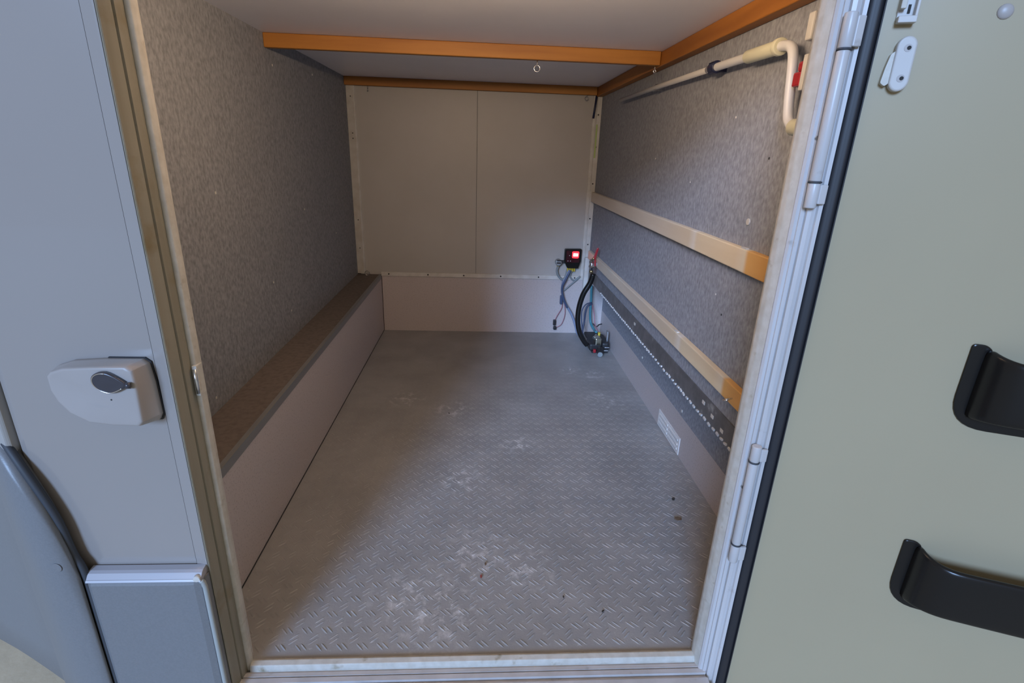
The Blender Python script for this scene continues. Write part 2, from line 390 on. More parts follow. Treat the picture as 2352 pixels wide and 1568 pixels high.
cp = prism_z('corner_profile', [(-0.735, -0.030), (-0.7365, -0.052), (-0.742, -0.056), (-0.755, -0.052), (-0.760, -0.040), (-0.760, -0.012), (-0.735, -0.012)], 0.43, 2.3, 'steelgrey' if 'steelgrey' in MT else 'ledge_edge', None, bevel=0.002)
cp.name = 'corner_profile'
cp.data.materials[0] = mat('grey beige corner profile', (0.37, 0.355, 0.335), 0.45)
tag(cp, 'grey beige corner profile along the edge of the white body', 'trim')
e_ = prism_z('end_cap', [(-0.728, -0.046), (-0.731, -0.060), (-0.748, -0.060), (-0.752, -0.046)], 0.400, 0.432, 'grip', cp, bevel=0.004)
e_.data.materials[0] = mat('dirty cream end cap', (0.42, 0.39, 0.30), 0.5)

# ------------------------------------------------------------------ door frame
fr = thing('trim_1', 'yellowed cream door frame post on the latch side', None, (-0.47, -0.02, 0), kind='structure')
poly = [(-0.4955, -0.049), (-0.4955, -0.0515), (-0.480, -0.0535), (-0.4775, -0.0535), (-0.4765, -0.049), (-0.4775, -0.010), (-0.4775, 0.0), (-0.4955, 0.0)]
prism_z('frame_flange', poly, -0.06, 1.32, 'body', fr)
bm = bmesh.new()
poly = [(-0.4765, -0.0535), (-0.4750, -0.0545), (-0.4738, -0.0530), (-0.4735, -0.0490), (-0.4700, -0.0325), (-0.4722, -0.0315), (-0.4722, -0.0290), (-0.4690, -0.0280), (-0.4672, -0.0190), (-0.4680, -0.0180), (-0.4670, -0.0105), (-0.4700, -0.0090), (-0.4765, -0.0090)]
loft(bm, [[(x, y, z) for x, y in poly] for z in (-0.045, 1.32)])
bm_obj('frame_reveal', bm, 'cream', fr)
prism_z('rubber_lip', round_poly([(-0.4735, -0.0080), (-0.4655, -0.0115), (-0.4605, -0.0090), (-0.4590, 0.0), (-0.4620, 0.012), (-0.4735, 0.012)], 0.002, 3), -0.01, 1.32, 'creamlip', fr)
st = boxo('strike_plate', (-0.4655, -0.4575, -0.0150, 0.004, 0.600, 0.652), 'creamlip', fr, bevel=0.0015)
cyl('latch_pin', (-0.4610, -0.0150, 0.605), (-0.4610, -0.0150, 0.647), 0.0028, 'chrome', st)

hr = thing('trim_2', 'white hinge post of the door frame with cream inner lip', None, (0.47, -0.02, 0), kind='structure')
prism_z('rubber_lip', round_poly([(0.4615, 0.012), (0.4500, 0.010), (0.4472, 0.0), (0.4480, -0.012), (0.4525, -0.028), (0.4630, -0.026)], 0.0025, 3), -0.01, 1.32, 'creamlip', hr)
poly = [(0.4520, -0.0285), (0.4545, -0.0325), (0.4590, -0.0335), (0.4592, -0.0360), (0.4640, -0.0372), (0.4645, -0.0350), (0.4665, -0.0350), (0.4670, -0.0400), (0.4720, -0.0425), (0.4780, -0.0420), (0.4790, -0.0460), (0.4838, -0.0480), (0.4850, -0.0460), (0.4850, -0.012), (0.4520, -0.012)]
prism_z('frame_post', poly, -0.05, 1.32, 'alu', hr)
def hinge(z0, z1, z2, z3, label):
    h = thing('hinge', label, 'hinge', (0.462, -0.05, z0), group='door hinges')
    R_ = 0.0082
    def kn(nm, a, b_, r=R_):
        cyl(nm, (0.4640, -0.0475, a), (0.4640, -0.0475, b_), r, 'alu', h, n=20, bevel=0.0015)
    kn('knuckle', z0, z1 - 0.002); kn('long_knuckle', z1, z2); kn('knuckle', z2 + 0.002, z3)
    cyl('pin', (0.4640, -0.0475, z0 + 0.002), (0.4640, -0.0475, z3 - 0.002), 0.0045, 'greydk', h)
    boxo('leaf', (0.4700, 0.4815, -0.0545, -0.0490, z0 + 0.006, z1 - 0.004), 'alu', h, bevel=0.0015)
    boxo('leaf', (0.4700, 0.4815, -0.0545, -0.0490, z2 + 0.004, z3 - 0.004), 'alu', h, bevel=0.0015)
    for z in (z1 - 0.001, z2 + 0.001): cyl('washer', (0.4640, -0.0475, z - 0.0012), (0.4640, -0.0475, z + 0.0012), R_ + 0.001, 'greydk', h, n=20)
hinge(0.925, 0.962, 1.128, 1.172, 'upper white barrel hinge on the door post')
hinge(0.286, 0.326, 0.498, 0.530, 'lower white barrel hinge on the door post')
for z in (1.02, 0.44): 
    cyl('frame_screw', (0.4612, -0.0345, z), (0.4612, -0.0372, z), 0.0036, 'steel', hr, n=12)

th = thing('trim_3', 'cream and white doorway threshold strip', None, (0, -0.02, 0), kind='structure')
prism_x('sill_lip', round_poly([(0.004, -0.02), (0.004, 0.003), (-0.002, 0.006), (-0.013, 0.004), (-0.0155, -0.006), (-0.0155, -0.02)], 0.0015, 3), -0.460, 0.449, 'creamlip', th)
prism_x('sill_profile', [(-0.0155, -0.03), (-0.0155, -0.010), (-0.0185, -0.0115), (-0.0190, -0.009), (-0.0270, -0.0085), (-0.0275, -0.0115), (-0.0300, -0.0115), (-0.0305, -0.0085), (-0.040, -0.009), (-0.0405, -0.016), (-0.0480, -0.016), (-0.0490, -0.011), (-0.062, -0.012), (-0.064, -0.03)], -0.474, 0.464, 'alu', th)
boxo('drip_rail', (-0.474, 0.47, -0.075, -0.064, -0.05, -0.020), 'blackmatt', th)
prism_x('header_rail', [(0.004, 1.27), (-0.05, 1.27), (-0.05, 1.30), (0.004, 1.30)], -0.478, 0.485, 'alu', th)

# ------------------------------------------------------------------ open door
ANG = math.atan2(-0.370, 0.929)
dr = thing('door_1', 'open garage door seen from inside, beige lining with black seal', None, (0.52, -0.05, 0), ANG, kind='structure', world=False)
boxo('lining', (-0.014, 0.80, 0.0, 0.004, -0.10, 1.285), 'door', dr)
boxo('outer_skin', (-0.034, 0.80, 0.004, 0.026, -0.10, 1.285), 'body', dr)
prism_z('seal', round_poly([(-0.0345, 0.004), (-0.0345, -0.004), (-0.029, -0.0075), (-0.019, -0.0075), (-0.0145, -0.003), (-0.013, 0.004)], 0.003, 4), -0.10, 1.285, 'seal', dr)
prism_z('seal_lip', [(-0.0165, 0.002), (-0.0150, -0.0075), (-0.0135, -0.0080), (-0.0125, -0.001)], -0.10, 1.285, 'seal', dr)
prism_z('edge_strip', [(-0.0385, 0.010), (-0.0385, -0.002), (-0.0345, -0.003), (-0.0345, 0.010)], -0.10, 1.285, 'alu', dr)
def handle(dz):
    # flange plate, D-shaped, lower corner rounded
    fl = round_poly([(0.1995, 0.400 + dz), (0.217, 0.400 + dz), (0.226, 0.393 + dz), (0.226, 0.298 + dz), (0.476, 0.298 + dz), (0.476, 0.393 + dz), (0.485, 0.400 + dz), (0.503, 0.400 + dz), (0.503, 0.266 + dz), (0.2000, 0.266 + dz)], [0.006, 0.010, 0.004, 0.004, 0.004, 0.004, 0.01, 0.006, 0.052, 0.052], 8)
    h = prism_y('door_handle', fl, -0.004, 0.0, 'black', dr, bevel=0.002)
    bm = bmesh.new()
    ps = [(0.2165, 0.000), (0.2185, 0.012), (0.2235, 0.026), (0.2330, 0.038), (0.2460, 0.0465), (0.2620, 0.0505), (0.282, 0.0515), (0.42, 0.0515), (0.44, 0.0505), (0.456, 0.0465), (0.469, 0.038), (0.4785, 0.026), (0.4835, 0.012), (0.4855, 0.0)]
    rings = []
    for i, (s, n) in enumerate(ps):
        a = Vector(ps[max(i - 1, 0)]); b_ = Vector(ps[min(i + 1, len(ps) - 1)]); t = (b_ - a).normalized(); nn = Vector((t.y, -t.x))  # inward
        k = min(1.0, max(0.0, n / 0.0515))
        z0 = 0.300 - 0.012 * (1 - k) + dz; z1 = 0.388 + 0.008 * (1 - k) + dz
        ring = []
        for off, z in ((0.001, z0 - 0.004), (-0.0, z0 + 0.004), (-0.0005, z0 + 0.02), (-0.0005, z1 - 0.010), (0.0005, z1 - 0.003), (0.0035, z1), (0.008, z1), (0.010, z1 - 0.004), (0.010, z0 + 0.002), (0.006, z0 - 0.004)):
            q = Vector((s, n)) + nn * off
            ring.append((q.x, -max(q.y, -0.003), z))
        rings.append(ring)
    loft(bm, rings)
    bar = bm_obj('grip_bar', bm, 'black', h, smooth=True, subd=1)
    bar.matrix_parent_inverse = Matrix()
    return h
handle(0.0); handle(0.348)
# door catch and stay bracket on the lining
cz = 1.112
ca = prism_y('door_catch', [(0.0205 + 0.0115 * math.cos(t), cz + (0.028 if math.sin(t) > 0 else -0.028) * 0.72 + 0.0125 * math.sin(t)) for t in [2 * math.pi * k / 28 for k in range(28)]], -0.012, 0.0, 'hardware', dr, bevel=0.0025, segs=3)
prism_y('catch_hook', round_poly([(0.010, cz + 0.016), (0.005, cz + 0.012), (0.002, cz - 0.004), (0.000, cz - 0.022), (0.006, cz - 0.026), (0.012, cz - 0.02)], 0.002, 3), -0.009, 0.0, 'creamlip', ca)
for dz in (0.0185, -0.017): 
    cyl('countersink', (0.0215, -0.0118, cz + dz), (0.0215, -0.0124, cz + dz), 0.0046, 'lock', ca, n=16)
    cyl('screw', (0.0225, -0.0123, cz + dz), (0.0225, -0.0130, cz + dz), 0.0024, 'hole', ca, n=10)
bz = 1.163
bk = thing('stay_bracket', None, None, world=False); bk.parent = dr; bk.matrix_world = dr.matrix_world.copy(); bk.matrix_local = Matrix()
boxo('bracket_back', (0.002, 0.023, -0.003, 0.0, bz, 1.25), 'hardware', bk, bevel=0.001)
boxo('bracket_side', (0.0195, 0.023, -0.013, -0.003, bz, 1.25), 'hardware', bk, bevel=0.001)
boxo('bracket_side', (0.002, 0.0085, -0.013, -0.003, bz + 0.012, 1.25), 'creamlip', bk, bevel=0.001)
boxo('bracket_foot', (0.002, 0.023, -0.014, -0.003, bz - 0.004, bz + 0.004), 'hardware', bk, bevel=0.001)
boxo('slot', (0.0125, 0.0155, -0.0042, -0.003, bz + 0.008, bz + 0.018), 'hole', bk)
bt = bmesh.new(); bmesh.ops.create_uvsphere(bt, u_segments=16, v_segments=8, radius=0.0088, matrix=Matrix.Translation((0.118, 0.0, 1.170)) @ Matrix.Diagonal((1, 0.45, 1, 1)))
bm_obj('round_button', bt, 'lock', dr, smooth=True)

# ------------------------------------------------------------------ ledge on the left
lg = thing('storage_ledge', 'low boxed ledge with speckled laminate front beneath the left felt wall', 'ledge', (-0.62, 1.0, 0))
boxo('front_panel', (XL - 0.012, XL, 0.012, YB - 0.001, 0.0015, ZL - 0.014), 'lam', lg)
boxo('top_board', (XW - 0.02, XL - 0.0008, 0.012, YB - 0.004, ZL - 0.012, ZL), 'lamtop', lg)
prism_y('edge_profile', [(XL - 0.002, ZL - 0.022), (XL + 0.0022, ZL - 0.022), (XL + 0.0022, ZL + 0.001), (XL - 0.010, ZL + 0.0016), (XL - 0.010, ZL - 0.0005), (XL - 0.002, ZL - 0.0005)], 0.012, YB - 0.006, 'ledge_edge', lg)
boxo('floor_joint', (XL, XL + 0.0022, 0.012, YB - 0.003, 0.0002, 0.0022), 'hole', lg)

# ------------------------------------------------------------------ timber
def timber(name, b, material, label, cat, group=None, bevel=0.0025):
    o = boxo(name, b, material, None, bevel=bevel); return tag(o, label, cat, group)
timber('ceiling_beam', (XW, 0.557, 1.067, 1.092, 1.266, ZC - 0.0003), 'wood', 'orange pine crossbeam spanning the ceiling midway', 'beam')
timber('ceiling_batten', (-0.689, 0.556, 2.062, 2.091, 1.268, ZC - 0.0003), 'wood', 'dark orange pine batten along the top of the back wall', 'batten')
timber('edge_beam', (0.5585, XR - 0.0003, 0.012, 2.09, 1.2635, ZC - 0.0003), 'wood_y', 'orange pine beam running along the ceiling over the right wall', 'beam')
for o_ in [o for o in C.objects if o.name == 'edge_beam']: pass
up = timber('wall_batten', (0.572, XR - 0.0003, 0.016, 2.083, 0.750, 0.801), 'batten', 'upper pale wood batten fixed along the right felt wall', 'batten', 'battens on the right wall')
lo_ = timber('wall_batten', (0.572, XR - 0.0003, 0.016, 2.040, 0.452, 0.497), 'batten', 'lower pale wood batten, orange near the doorway, above the metal rail', 'batten', 'battens on the right wall')
for b_, y in ((up, 0.33), (lo_, 0.65)):
    boxo('wood_chip', (0.574, 0.582, y, y + 0.022, (0.801 if b_ is up else 0.497), (0.804 if b_ is up else 0.4995)), 'wtrim', b_)

# rail at the foot of the felt
rl = thing('wall_rail', 'dark metal strip stapled along the foot of the right felt wall', 'rail', (XR, 1.0, ZR))
prism_y('strip', [(XR - 0.0045, ZR - 0.002), (XR - 0.0005, ZR - 0.004), (XR - 0.0004, 0.398), (XR - 0.0030, 0.397)], 0.014, 2.04, 'rail', rl)
stm = bmesh.new(); box(stm, -0.0022, 0.0022, -0.0062, 0.0062, -0.0026, 0.0026)
me_st = bpy.data.meshes.new('staple'); stm.to_mesh(me_st); stm.free(); me_st.materials.append(MT['crankw'])
rg = random.Random(5); y = 0.06
while y < 1.72:
    s = bpy.data.objects.new('staple', me_st); C.objects.link(s); s.parent = rl
    s.matrix_parent_inverse = rl.matrix_world.inverted()
    s.location = (XR - 0.0060, y, ZR + 0.0015 + rg.uniform(-0.001, 0.001)); s.rotation_euler = (rg.uniform(-0.25, 0.25), 0, 0)
    y += rg.uniform(0.022, 0.031)
for y, z in ((1.10, 0.372), (0.42, 0.372), (0.36, 0.362), (0.30, 0.354)):
    boxo('glue_spot', (XR - 0.0050, XR - 0.0032, y, y + 0.016, z, z + 0.010), 'wtrim', rl, bevel=0.002)

# ventilation grille in the laminate foot
slope = 0.0
vg = thing('vent_grille', 'white ventilation grille low on the right wall', 'vent', (xslant(0.005), 0.85, 0.005))
def on_slant(y0, y1, a0, a1, t0, t1, name, material, parent, bevel=0.0):
    # a: distance up the slanted foot, t: height off its face
    up_ = Vector((-math.sin(slope), 0, math.cos(slope))); nn = Vector((-math.cos(slope), 0, -math.sin(slope)))
    bm = bmesh.new(); P = []
    for t in (t0, t1):
        for y, a in ((y0, a0), (y1, a0), (y1, a1), (y0, a1)):
            p = Vector((XF - 0.0012, y, 0)) + up_ * a + nn * t; P.append(bm.verts.new(p))
    for f in ((0, 3, 2, 1), (4, 5, 6, 7), (0, 1, 5, 4), (1, 2, 6, 5), (2, 3, 7, 6), (3, 0, 4, 7)): bm.faces.new([P[i] for i in f])
    return bm_obj(name, bm, material, parent, bevel=bevel)
vp_ = on_slant(0.768, 0.996, 0.003, 0.069, 0.0, 0.003, 'plate', 'vent', vg, 0.001)
for (a, b_) in ((0.782, 0.876), (0.888, 0.982)):
    for k in range(3):
        on_slant(a, b_, 0.016 + k * 0.017, 0.025 + k * 0.017, 0.003, 0.0052, 'louvre', 'vent', vp_, 0.0008)
        on_slant(a, b_, 0.0125 + k * 0.017, 0.0155 + k * 0.017, 0.0028, 0.0033, 'slot', 'ledge_edge', vp_)
for k, (y, z) in enumerate(((1.28, 0.170), (0.794, 0.163))):
    c0 = Vector((xslant(z), y, z)); nn = Vector((-math.cos(slope), 0, -math.sin(slope)))
    cyl('screw_cap', c0, c0 + nn * 0.003, 0.0055, 'wtrim', wr, n=14, bevel=0.001)
cyl('wall_plug', (XR + 0.001, 0.37, 0.857), (XR - 0.003, 0.37, 0.857), 0.0075, 'wtrim', wr, n=14, bevel=0.001)

# ------------------------------------------------------------------ screw eyes and hooks
def screw_eye(loc, up=(0, 0, 1), ring=0.0095, wire=0.0016, shank=0.014, rotz=0.0, material='chrome', label='', opn=0.0, name='screw_eye'):
    """ring hanging from a short shank; up points from ring to its fixing, loc is the fixing point"""
    U = Vector(up).normalized(); S = U.cross(Vector((0, 1, 0)))
    if S.length < 0.1: S = U.cross(Vector((1, 0, 0)))
    S.normalize(); S = Matrix.Rotation(rotz, 3, U) @ S
    p = Vector(loc); cen = p - U * (shank + ring)
    pts = [p + U * 0.001, p - U * shank * 0.5, p - U * shank]
    n = 20
    for k in range(1, int(n * (1 - opn)) + 1):
        t = 2 * math.pi * k / n; pts.append(cen + U * math.cos(t) * ring + S * math.sin(t) * ring)
    bm = bmesh.new(); tube_bm(bm, pts, wire, 8)
    o = bm_obj(name, bm, material, None, smooth=True)
    return tag(o, label, 'hook', 'screw eyes')
screw_eye((0.160, 1.080, 1.2660), label='shiny screw eye hanging under the middle of the crossbeam')
screw_eye((0.506, 2.075, 1.2680), ring=0.009, shank=0.006, material='steel', label='dull screw eye under the right end of the back batten')
screw_eye((-0.578, 2.075, 1.2680), ring=0.006, shank=0.012, rotz=1.5, material='steel', label='small dark hook under the left end of the back batten')
screw_eye((0.545, 1.080, 1.2660), ring=0.004, shank=0.012, wire=0.0022, label='tiny hook under the right end of the crossbeam')
screw_eye((-0.628, 2.050, ZL), up=(0, 0, -1), ring=0.0125, shank=0.003, wire=0.0017, label='screw eye standing on the ledge in the back left corner')
screw_eye((0.5725, 0.262, 0.470), up=(1, 0, 0.3), ring=0.008, shank=0.006, wire=0.0018, rotz=1.2, label='twisted wire hook on the lower batten by the doorway')

# stay strut at the back door
ss = thing('door_strut', 'short black strut hanging beside the right end of the back batten', 'strut', (0.553, 2.08, 1.16))
tube('strut_rod', [(0.5585, 2.083, 1.267), (0.554, 2.084, 1.21), (0.550, 2.085, 1.162)], 0.0055, 'navy', ss, curve=False)
boxo('strut_end', (0.560, 0.574, 2.078, 2.089, 1.285, 1.297), 'wtrim', ss, bevel=0.001)

# ------------------------------------------------------------------ awning crank on the right wall
ck = thing('awning_crank', 'white winding crank with cream grips clipped to the right wall', 'crank', (0.56, 0.9, 1.2))
tube('thin_rod', [(0.5615, 1.577, 1.206), (0.561, 1.10, 1.2045), (0.560, 0.62, 1.2005)], 0.0075, 'steel', ck, curve=False, n=14).data.materials[0] = mat('grey white rod', (0.50, 0.48, 0.46), 0.35)
tube('tube', [(0.560, 0.66, 1.2005), (0.560, 0.50, 1.1985), (0.560, 0.335, 1.196), (0.560, 0.295, 1.1945), (0.560, 0.268, 1.186), (0.560, 0.256, 1.165), (0.560, 0.248, 1.125), (0.560, 0.240, 1.085), (0.560, 0.232, 1.062), (0.560, 0.215, 1.049), (0.560, 0.190, 1.044), (0.560, 0.150, 1.041)], 0.0092, 'crankw', ck, n=16)
g1 = cyl('grip', (0.560, 0.445, 1.1975), (0.560, 0.312, 1.1955), 0.0135, 'grip', ck, n=20, bevel=0.002)
cyl('grip_collar', (0.560, 0.322, 1.1957), (0.560, 0.308, 1.1954), 0.0160, 'grip', g1, n=20, bevel=0.002)
cyl('grip', (0.560, 0.212, 1.0475), (0.560, 0.11, 1.040), 0.0145, 'grip', ck, n=20, bevel=0.003)
def clip(y, z, material, label, big=1.0):
    c = thing('rod_clip', label, 'clip', (XR, y, z), group='crank clips')
    bm = bmesh.new(); rings = []
    for yy in (y - 0.013 * big, y + 0.013 * big):
        ring = []
        ts = [math.radians(a) for a in range(-130, 131, 20)]
        for t in ts: ring.append((0.5605 + 0.0118 * big * math.cos(t), yy, z + 0.0118 * big * math.sin(t)))
        for t in reversed(ts): ring.append((0.5605 + 0.0094 * math.cos(t), yy, z + 0.0094 * math.sin(t)))
        rings.append(ring)
    loft(bm, rings); bm_obj('clip_jaw', bm, material, c)
    boxo('clip_foot', (0.5725, XR, y - 0.008, y + 0.008, z - 0.009, z + 0.009), material, c)
cyl('grip_band', (0.560, 0.640, 1.2005), (0.560, 0.606, 1.2000), 0.0128, 'navy', ck, n=20, bevel=0.002)
clip(0.625, 1.2005, 'navy', 'dark blue clip holding the crank where the white tube begins', 1.25)
clip(1.10, 1.2045, 'chrome', 'clear clip holding the far thin end of the crank', 0.95)

# red plug and white catch by the hinge post
rp_ = thing('red_switch', 'red rocker switch in a white holder beside the crank bend', 'switch', (0.575, 0.215, 1.14))
boxo('holder', (0.553, XR, 0.196, 0.208, 1.108, 1.166), 'wtrim', rp_, bevel=0.0015)
boxo('switch_body', (0.553, 0.586, 0.208, 0.233, 1.116, 1.140), 'red', rp_, bevel=0.003)
boxo('rocker', (0.556, 0.586, 0.208, 0.229, 1.140, 1.158), 'red', rp_, bevel=0.005)
wc = thing('wall_catch', 'small cream catch high on the right wall beside the door post', 'catch', (0.575, 0.205, 1.21))
boxo('catch_body', (0.552, XR, 0.198, 0.217, 1.188, 1.232), 'wtrim', wc, bevel=0.003)
cyl('roller', (0.557, 0.219, 1.221), (XR - 0.004, 0.219, 1.221), 0.0048, 'ledge_edge', wc)
cyl('roller', (0.557, 0.219, 1.199), (XR - 0.004, 0.219, 1.199), 0.0048, 'ledge_edge', wc)

# ------------------------------------------------------------------ control box and pump gear in the back corner
cb = thing('control_box', 'black control box with lit red display on the back wall', 'control box', (0.497, YB - 0.01, 0.40))
boxo('mount_plate', (0.462, 0.533, YB - 0.012, YB + 0.002, 0.40, 0.48), 'blackmatt', cb)
prism_y('case', round_poly([(0.4475, 0.4965), (0.5405, 0.4990), (0.5385, 0.430), (0.5270, 0.3900), (0.4660, 0.3900), (0.4470, 0.430)], 0.007, 4), YB - 0.040, YB - 0.011, 'black', cb, bevel=0.003)
face_ = prism_y('face', round_poly([(0.456, 0.488), (0.531, 0.489), (0.529, 0.424), (0.456, 0.424)], 0.003, 3), YB - 0.0412, YB - 0.0400, 'redface', cb)
prism_y('display', round_poly([(0.488, 0.485), (0.526, 0.486), (0.525, 0.448), (0.488, 0.448)], 0.008, 4), YB - 0.0420, YB - 0.0412, 'redled', face_)
boxo('digits', (0.4945, 0.5205, YB - 0.0428, YB - 0.0420, 0.4590, 0.4745), 'whiteled', face_, bevel=0.001)
for i, x in enumerate((0.465, 0.472, 0.479)):
    boxo('marking', (x, x + 0.004, YB - 0.0416, YB - 0.0412, 0.430 + (0.03 if i == 1 else 0), 0.434 + (0.03 if i == 1 else 0)), 'crankw', face_)
for i in range(5): boxo('terminal', (0.4665 + i * 0.0095, 0.4725 + i * 0.0095, YB - 0.036, YB - 0.018, 0.372, 0.391), 'yellow', cb, bevel=0.0008)
plug_ = cyl('side_plug', (0.4165, YB - 0.045, 0.421), (0.4165, YB - 0.006, 0.421), 0.0175, 'steel', cb, n=20, bevel=0.003)
boxo('plug_slot', (0.405, 0.428, YB - 0.047, YB - 0.044, 0.416, 0.424), 'blackmatt', plug_)
boxo('plug_slot', (0.405, 0.428, YB - 0.0465, YB - 0.044, 0.430, 0.437), 'blackmatt', plug_)
boxo('plug_link', (0.428, 0.452, YB - 0.034, YB - 0.016, 0.418, 0.432), 'blackmatt', cb, bevel=0.002)
boxo('gland', (0.409, 0.421, YB - 0.035, YB - 0.018, 0.392, 0.406), 'brass', cb, bevel=0.001)

def cable(pts, r, material, label, name='cable', group='cables in the back corner', n=8):
    return tag(tube(name, pts, r, material, None, n=n), label, 'cable' if 'hose' not in name else 'hose', group)
cable([(0.416, 2.068, 0.398), (0.411, 2.07, 0.375), (0.421, 2.07, 0.345), (0.446, 2.07, 0.324), (0.463, 2.07, 0.345), (0.469, 2.072, 0.380)], 0.0062, 'gcable', 'grey cable looping from the round side plug under the control box')
cable([(0.478, 2.066, 0.380), (0.468, 2.068, 0.345), (0.450, 2.07, 0.310), (0.448, 2.07, 0.254), (0.469, 2.07, 0.190), (0.509, 2.068, 0.126), (0.535, 2.06, 0.062), (0.549, 2.05, 0.016), (0.562, 2.03, 0.008)], 0.0070, 'lbcable', 'blue grey cable dropping from the control box to the floor')
cable([(0.486, 2.062, 0.380), (0.462, 2.055, 0.330), (0.444, 2.056, 0.280), (0.455, 2.056, 0.220), (0.480, 2.056, 0.165)], 0.0055, 'bcable', 'dark blue cable bundled beside the blue grey one')
cable([(0.495, 2.072, 0.380), (0.488, 2.080, 0.343), (0.512, 2.085, 0.318), (0.547, 2.083, 0.342)], 0.0045, 'gcable', 'short grey cable arcing under the terminals into the corner trim')
cable([(0.458, 2.082, 0.258), (0.508, 2.085, 0.303), (0.545, 2.085, 0.336)], 0.0042, 'gcable', 'thin cable running up to the corner trim')
cn = thing('connector_lead', 'small black connector dangling on two pink wires', 'connector', (0.42, 2.08, 0.03))
tube('wire', [(0.451, 2.083, 0.236), (0.455, 2.084, 0.161), (0.431, 2.084, 0.109), (0.418, 2.084, 0.078)], 0.0020, 'pink', cn, n=6)
tube('wire', [(0.456, 2.083, 0.226), (0.471, 2.084, 0.162), (0.474, 2.084, 0.110), (0.458, 2.084, 0.057), (0.430, 2.084, 0.037)], 0.0018, 'pink', cn, n=6)
boxo('sleeve', (0.439, 0.455, 2.068, 2.084, 0.180, 0.232), 'bcable', cn, bevel=0.004)
boxo('plug', (0.409, 0.425, 2.074, 2.092, 0.050, 0.084), 'blackmatt', cn, bevel=0.004)
boxo('plug_tip', (0.412, 0.430, 2.074, 2.092, 0.024, 0.044), 'blackmatt', cn, bevel=0.004)

CAM = Vector((-0.0099, -0.8097, 0.987))
# valve at the far end of the lower batten, hose down to the pump
vx, vy = 0.548, 1.80
vv = thing('hose_valve', 'small shut-off valve with red lever at the far end of the lower batten', 'valve', (vx, vy, 0.43))
vb_ = cyl('valve_body', (vx - 0.002, vy, 0.438), (vx - 0.002, vy, 0.492), 0.0110, 'chrome', vv, n=16)
cyl('union_nut', (vx - 0.002, vy, 0.452), (vx - 0.002, vy, 0.462), 0.0150, 'chrome', vb_, n=6, smooth=False)
cyl('union_nut', (vx - 0.002, vy, 0.474), (vx - 0.002, vy, 0.484), 0.0140, 'chrome', vb_, n=6, smooth=False)
cyl('brass_tail', (vx - 0.002, vy, 0.424), (vx - 0.002, vy, 0.438), 0.0095, 'brass', vv, n=14)
cyl('stem', (vx - 0.002, vy - 0.012, 0.494), (vx + 0.006, vy - 0.012, 0.505), 0.0060, 'brass', vv, n=12)
prism_y('lever', round_poly([(vx + 0.000, 0.500), (vx + 0.012, 0.498), (vx + 0.024, 0.550), (vx + 0.020, 0.556), (vx + 0.012, 0.550)], 0.003, 3), vy - 0.019, vy - 0.011, 'red', vv, bevel=0.002)
prism_y('lever_stop', round_poly([(vx + 0.006, 0.498), (vx + 0.013, 0.498), (vx + 0.016, 0.462), (vx + 0.008, 0.462)], 0.002, 3), vy - 0.019, vy - 0.012, 'red', vv, bevel=0.001)
boxo('wall_bracket', (vx + 0.006, 0.5725, vy - 0.006, vy + 0.006, 0.462, 0.478), 'steel', vv)
hose = []
for p in ((0.606, 2.02, 0.372), (0.592, 2.02, 0.319), (0.560, 2.02, 0.256), (0.542, 2.02, 0.18), (0.540, 2.02, 0.103), (0.555, 2.02, 0.033), (0.583, 2.02, -0.018), (0.606, 2.02, -0.046)):
    hose.append(CAM + (Vector(p) - CAM) * 0.912)
tag(tube('black_hose', hose, 0.0135, 'black', None, n=14), 'thick black hose curving from the red-levered valve to the pump', 'hose')

cable([(0.607, 2.045, 0.300), (0.612, 2.045, 0.205), (0.612, 2.04, 0.140), (0.618, 2.03, 0.085), (0.630, 1.98, 0.060), (0.628, 1.93, 0.066), (0.624, 1.90, 0.075)], 0.0070, 'cyan', 'teal hose dropping down the corner to the pump fitting', name='teal_hose', n=10)
cable([(0.618, 2.035, 0.196), (0.592, 2.03, 0.185), (0.582, 2.025, 0.150), (0.578, 2.02, 0.100), (0.568, 2.0, 0.040), (0.572, 1.96, 0.012)], 0.0055, 'bcable', 'navy cable bent over at the top beside the teal hose')
cable([(0.616, 2.04, 0.204), (0.580, 2.035, 0.190), (0.561, 2.03, 0.150), (0.566, 2.025, 0.080), (0.570, 2.0, 0.030)], 0.0035, 'bcable', 'thin navy wire arching behind the black hose')
cable([(0.618, 2.035, 0.196), (0.634, 2.03, 0.135), (0.640, 2.01, 0.080), (0.652, 1.95, 0.055)], 0.0025, 'pink', 'thin reddish wire beside the teal hose')
cable([(0.628, 2.02, 0.085), (0.648, 2.01, 0.070), (0.660, 2.0, 0.085), (0.662, 1.95, 0.105)], 0.0032, 'blackmatt', 'short black wire bent in a V above the pump')

